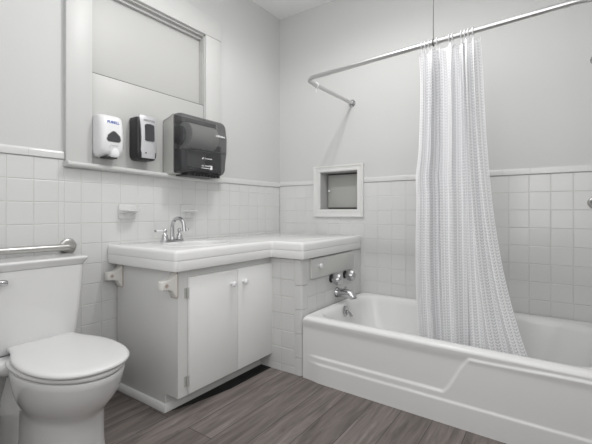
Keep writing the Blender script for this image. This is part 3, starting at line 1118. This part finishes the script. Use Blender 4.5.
for yy in (-.925, -2.105):
    p = rod_at(yy)
    part(MB().tube([p + Vector((0, .006, 0)), p - Vector((0, .006, 0))], .0145, 14), 'joint_sleeve', M['rod'], rod)
pw = rod_at(-1.556)
hg = thing('rod_hanger', 'thin dark wire hanger holding the curtain rod up from the ceiling', 'hanger', (pw.x, pw.y, pw.z))
part(MB().tube([(pw.x, pw.y, pw.z + .010), (pw.x, pw.y, ZC - .001)], .0024, 8), 'wire', M['wire'], hg)
cl = [(pw.x + .0165 * math.cos(t), pw.y, pw.z + .0165 * math.sin(t)) for t in [PI / 2 + 2 * PI * k / 20 for k in range(21)]]
part(MB().tube(cl, .0032, 8), 'clip', M['wire'], hg)
part(MB().lathe([(.02, 0), (.018, -.006), (.006, -.010), (0, -.010)], (pw.x, pw.y, ZC), (0, 0, 1), 16), 'ceiling_plate', M['rod'], hg)

# ------------------------------------------------------------------ shower curtain
YT0, YT1 = -1.478, -1.762          # span on the rod
YB0, YB1 = -1.432, -1.985          # span at the tub
ZT, ZB = 1.840, .215
nu, nv = 260, 90
CW = 1.80                          # width of the cloth


def cur_pt(u, v):
    """u across the cloth, v down it"""
    e = v ** 1.0
    spread = v ** 1.35
    left = YT0 + (YB0 - YT0) * sm(0, .7, v) + .010 * math.exp(-((v - .40) / .05) ** 2) - .012 * sm(.75, 1, v)
    right = YT1 + (YT1 * 0 + (YB1 - YT1)) * (.22 * v + .78 * v ** 3.2)
    # the left part hangs straight, the right part is gathered above and opens towards the tub
    us = u + .022 * math.sin(2 * PI * u * 2 + .6) * (1 - v)
    fold = -1.690 - .012 * v
    if us < .64:
        y = left + (fold - left) * us / .64
    else:
        y = fold + (right - fold) * (us - .64) / .36
    f1 = math.sin(2 * PI * 7.2 * u + .5 + .8 * math.sin(2.1 * v + 3 * u))
    f2 = math.sin(2 * PI * 3.1 * u + 1.3 + .9 * v)
    f3 = math.sin(2 * PI * 14 * u + 2)
    amp = .030 * (1 - .45 * v) * sm(-.02, .10, v) + .006
    x = amp * (f1 * .75 + .35 * f2) + .004 * f3 * (1 - v)
    y += .011 * math.cos(2 * PI * 7.2 * u + 1.2) * (1 - .5 * v)
    # deep pleats near left third and at right quarter
    x += .030 * math.exp(-((u - .27) / .035) ** 2) * (1 - .5 * v) * sm(0, .1, v)
    x += .040 * math.exp(-((u - .64) / .028) ** 2) * (.4 + .6 * v)
    x += .022 * math.exp(-((u - .53) / .03) ** 2) * (1 - v) ** 1.5
    z = ZT + (ZB - ZT) * v
    # the top edge sags between its hooks
    z -= (.020 * abs(math.sin(PI * 11 * u)) + .012 * abs(math.sin(PI * 2.5 * u + .4))) * math.exp(-v / .06)
    top = rod_at(y).x
    base = -.640 + .0 * y
    xx = top + (base - top) * sm(0, 1, v) * 1.0
    xx = top * (1 - v ** .9) + base * v ** .9
    return Vector((xx + x, y, z))


me = bpy.data.meshes.new('shower_curtain')
vs = [cur_pt(i / nu, j / nv) for j in range(nv + 1) for i in range(nu + 1)]
fs = [(j * (nu + 1) + i, j * (nu + 1) + i + 1, (j + 1) * (nu + 1) + i + 1, (j + 1) * (nu + 1) + i) for j in range(nv) for i in range(nu)]
me.from_pydata([tuple(v) for v in vs], [], fs)
uvl = me.uv_layers.new(name='cloth')
for p in me.polygons:
    p.use_smooth = True
    for li in p.loop_indices:
        vi = me.loops[li].vertex_index
        j, i = divmod(vi, nu + 1)
        uvl.data[li].uv = (i / nu * 1.05, j / nv * (ZT - ZB))
me.materials.append(M['curtain'])
sc_o = bpy.data.objects.new('shower_curtain', me)
COL.objects.link(sc_o)
so = sc_o.modifiers.new('thickness', 'SOLIDIFY')
so.thickness = .0012
tag(sc_o, 'white shower curtain with grey chevron stripes gathered on the rod, hanging inside the tub', 'shower curtain')

# clear liner showing beside the curtain's foot
me = bpy.data.meshes.new('shower_liner')
lv, lf = [], []
for j in range(41):
    v = j / 40
    for i in range(31):
        u = i / 30
        y = (-1.480 + .030 * v + .060 * v ** 3) + (-.13 - .10 * v) * u
        z = 1.80 + (.13 - 1.80) * v
        x = (rod_at(y).x + .095) * (1 - v) - .500 * v + .010 * math.sin(2 * PI * 3 * u + 1) * (.3 + v)
        lv.append((x, y, z))
for j in range(40):
    for i in range(30):
        lf.append((j * 31 + i, j * 31 + i + 1, (j + 1) * 31 + i + 1, (j + 1) * 31 + i))
me.from_pydata(lv, [], lf)
for p in me.polygons:
    p.use_smooth = True
me.materials.append(M['liner'])
ln = bpy.data.objects.new('shower_liner', me)
COL.objects.link(ln)
tag(ln, 'clear plastic liner peeking out behind the curtain foot at its left edge', 'shower liner')

# hooks: one is built, the rest are copies
hk0 = thing('curtain_hook', 'white plastic curtain hook', 'curtain hook', rod_at(-1.50), 'curtain hooks on the rod')
p0 = rod_at(-1.50)
ringp = [(p0.x + .0165 * math.cos(t), p0.y, p0.z + .0165 * math.sin(t)) for t in [-PI / 2 + 2 * PI * k / 18 for k in range(18)]]
ringp += [(p0.x, p0.y, p0.z - .0165), (p0.x + .002, p0.y, p0.z - .030), (p0.x + .001, p0.y, p0.z - .046)]
part(MB().tube(ringp, .0030, 8), 'hook_ring', M['white'], hk0)
names = ['leftmost of the curtain', 'second from left on the curtain', 'third from left on the curtain', 'right beside the dark wire clip', 'on the curtain just right of the wire clip', 'on the middle fold of the curtain',
         'fourth from right on the curtain', 'third from right on the curtain', 'second from right on the curtain', 'rightmost of the curtain']
hy = [-1.497, -1.516, -1.535, -1.575, -1.634, -1.650, -1.690, -1.706, -1.722, -1.742]
for i, (y, nm) in enumerate(zip(hy, names)):
    h = hk0 if i == 0 else copy_tree(hk0)
    h.location = rod_at(y)
    h['label'] = 'white plastic curtain hook on the rod, ' + nm
h = copy_tree(hk0)
h.location = Vector(RP[0]).lerp(Vector(RP[1]), .80)
h.rotation_euler = (0, 0, math.radians(88))
h['label'] = 'lone white curtain hook on the short leg of the rod, away from the curtain'

# ------------------------------------------------------------------ toilet
QX = -2.012
BX = .014                                  # the bowl sits a little right of the tank's middle
to = thing('toilet', 'white two-piece toilet with closed lid left of the vanity', 'toilet', (QX, -.40, 0))


def egg(cy, a, bf, bb, z, n=56, pf=2.0, pb=2.6, dx=None):
    out = []
    dx = BX if dx is None else dx
    for k in range(n):
        t = 2 * PI * k / n
        c, s = math.cos(t), math.sin(t)
        p, L_ = (pf, bf) if s < 0 else (pb, bb)
        out.append((QX + dx + a * math.copysign(abs(c) ** (2 / p), c), cy + L_ * math.copysign(abs(s) ** (2 / p), s), z))
    return out


b = MB()
rings = [egg(-.415, .140, .205, .24, 0, pf=2.3), egg(-.415, .140, .205, .24, .012, pf=2.3), egg(-.415, .130, .195, .23, .03, pf=2.3), egg(-.42, .126, .190, .23, .08, pf=2.2),
         egg(-.42, .125, .190, .23, .16, pf=2.2), egg(-.42, .126, .194, .22, .205, pf=2.2), egg(-.425, .132, .205, .21, .230), egg(-.43, .148, .232, .20, .258), egg(-.44, .164, .258, .19, .30), egg(-.445, .174, .272, .185, .34),
         egg(-.448, .179, .279, .185, .370), egg(-.45, .181, .283, .185, .388), egg(-.45, .179, .280, .183, .397), egg(-.45, .166, .262, .17, .400)]
b.loft(rings)
part(b, 'bowl', M['porc'], to, angle=60)
# trapway bulge behind the pedestal and foot flange
b = MB()
b.loft([rrect(QX - .105 + i, QX + .105 - i, -.33, -.05, [.03, .03, .05, .05], z, n=6, m=2) for z, i in ((.0, 0), (.02, .002), (.10, .008), (.18, .012), (.25, .03), (.30, .05))])
part(b, 'trapway', M['porc'], to, angle=60)
b = MB()
b.loft([rrect(QX - .180 + i, QX + .180 - i, -.30 + i, -.045, [.03, .03, .07, .07], z, n=6, m=2) for z, i in ((.335, .03), (.35, .008), (.372, 0), (.392, .003), (.398, .012))])
part(b, 'tank_shelf', M['porc'], to, angle=60)
b = MB()
b.loft([rrect(QX - hw, QX + hw, -.205 - d, -.028, [.02, .02, .032, .032], z, n=6, m=4) for z, hw, d in ((.398, .150, -.03), (.405, .164, -.010), (.420, .172, -.003), (.44, .175, 0), (.60, .189, .008), (.752, .199, .014))])
part(b, 'tank', M['porc'], to, angle=50)
b = MB()
b.loft([rrect(QX - .199 - e, QX + .199 + e, -.219 - e, -.026 + min(e, .006), [.02, .02, .035, .035], z, n=6, m=4) for z, e in ((.752, -.003), (.7535, .001), (.760, .0045), (.770, .0095), (.779, .0155), (.784, .0170), (.788, .0155), (.7905, .010), (.7915, -.002), (.7918, -.02))])
part(b, 'tank_lid', M['porc'], to, angle=50)
# flush lever on the left of the tank front
lx = QX - .182
b = MB().lathe([(.017, 0), (.017, .004), (.013, .009), (.010, .016), (0, .016)], (lx, -.216, .716), (0, -1, 0), 20)
lv_ = part(b, 'flush_lever', M['chrome'], to)
part(MB().tube([(lx - .005, -.232, .716), (lx + .025, -.238, .715), (lx + .048, -.239, .712), (lx + .060, -.238, .710)], [.008, .011, .014, .011], 12), 'lever_arm', M['chrome'], lv_)
# seat ring and lid
def seat_rings(ztop, zbot, a, bf, grow):
    return [egg(-.455, a + g, bf + g, .215, z, pb=4.2) for g, z in grow]


b = MB()
b.loft([egg(-.455, .177 + g, .279 + g, .205 + g * .3, z, pb=3.6) for g, z in ((-.012, .4012), (-.002, .402), (.002, .407), (.003, .413), (.000, .4185), (-.008, .4205))])
part(b, 'seat', M['seat'], to, angle=60)


LID = [(0, -.740), (.050, -.733), (.096, -.710), (.136, -.668), (.164, -.605), (.179, -.530), (.181, -.455), (.172, -.385), (.155, -.325), (.141, -.285), (.135, -.255), (.133, -.230), (.127, -.213), (.112, -.207), (.055, -.206), (0, -.206)]


def lid_ring(g, z):
    """rounded lid with a straight hinged rear and drawn-in cheeks"""
    P = [Vector((-LID[1][0], LID[1][1]))] + [Vector(p) for p in LID] + [Vector((-LID[-2][0], LID[-2][1]))]
    half = []
    for a, p, q, c in zip(P, P[1:], P[2:], P[3:]):
        for k in range(4):
            t = k / 4
            half.append(.5 * ((2 * p) + (q - a) * t + (2 * a - 5 * p + 4 * q - c) * t * t + (3 * p - a - 3 * q + c) * t ** 3))
    half.append(P[-2])
    full = half + [Vector((-h.x, h.y)) for h in half[-2:0:-1]]
    cx, cy = 0, -.455
    return [(QX + BX + h.x * (.975 + g / .18), cy + (h.y - cy) * (1 + g / .28), z) for h in full]


b = MB()
b.loft([lid_ring(-.010, .4235), (lid_ring(.000, .4245)), lid_ring(.003, .430), lid_ring(.002, .436), lid_ring(-.004, .4405), lid_ring(-.016, .4425), lid_ring(-.045, .4432)])
part(b, 'lid', M['seat'], to, angle=60)
for s in (-1, 1):
    part(MB().box(QX + BX + s * .075 - .022, QX + BX + s * .075 + .022, -.248, -.208, .399, .430, bev=.006, seg=3), 'hinge', M['seat'], to)

# ------------------------------------------------------------------ grab bars
gb = thing('grab_bar', 'brushed steel grab bar on the tiles behind the toilet tank', 'grab bar', (-2.1, 0, .825))
gp = fillet([(-1.799, -.004, .822), (-1.799, -.058, .823), (-2.62, -.058, .828), (-2.62, -.004, .828)], .045, 8)
part(MB().tube(gp, .0165, 18), 'bar', M['steel'], gb)
for x, z in ((-1.799, .822), (-2.62, .828)):
    part(MB().lathe([(.041, 0), (.041, .004), (.037, .009), (.028, .012), (.020, .013), (0, .013)], (x, -.0015, z), (0, -1, 0), 32), 'flange', M['steel'], gb)

hk = thing('wall_hook', 'small round chrome wall fixture on the tub wall tiles at the far right', 'wall fixture', (0, -2.243, 1.05))
part(MB().lathe([(.034, 0), (.034, .005), (.028, .012), (.016, .016), (.012, .030), (0, .030)], (-.0015, -2.243, 1.052), (-1, 0, 0), 28), 'flange', M['steel'], hk)
part(MB().lathe([(.010, .024), (.020, .030), (.025, .040), (.022, .050), (.010, .056), (0, .057)], (-.0015, -2.243, 1.052), (-1, 0, 0), 24), 'peg', M['chrome'], hk)
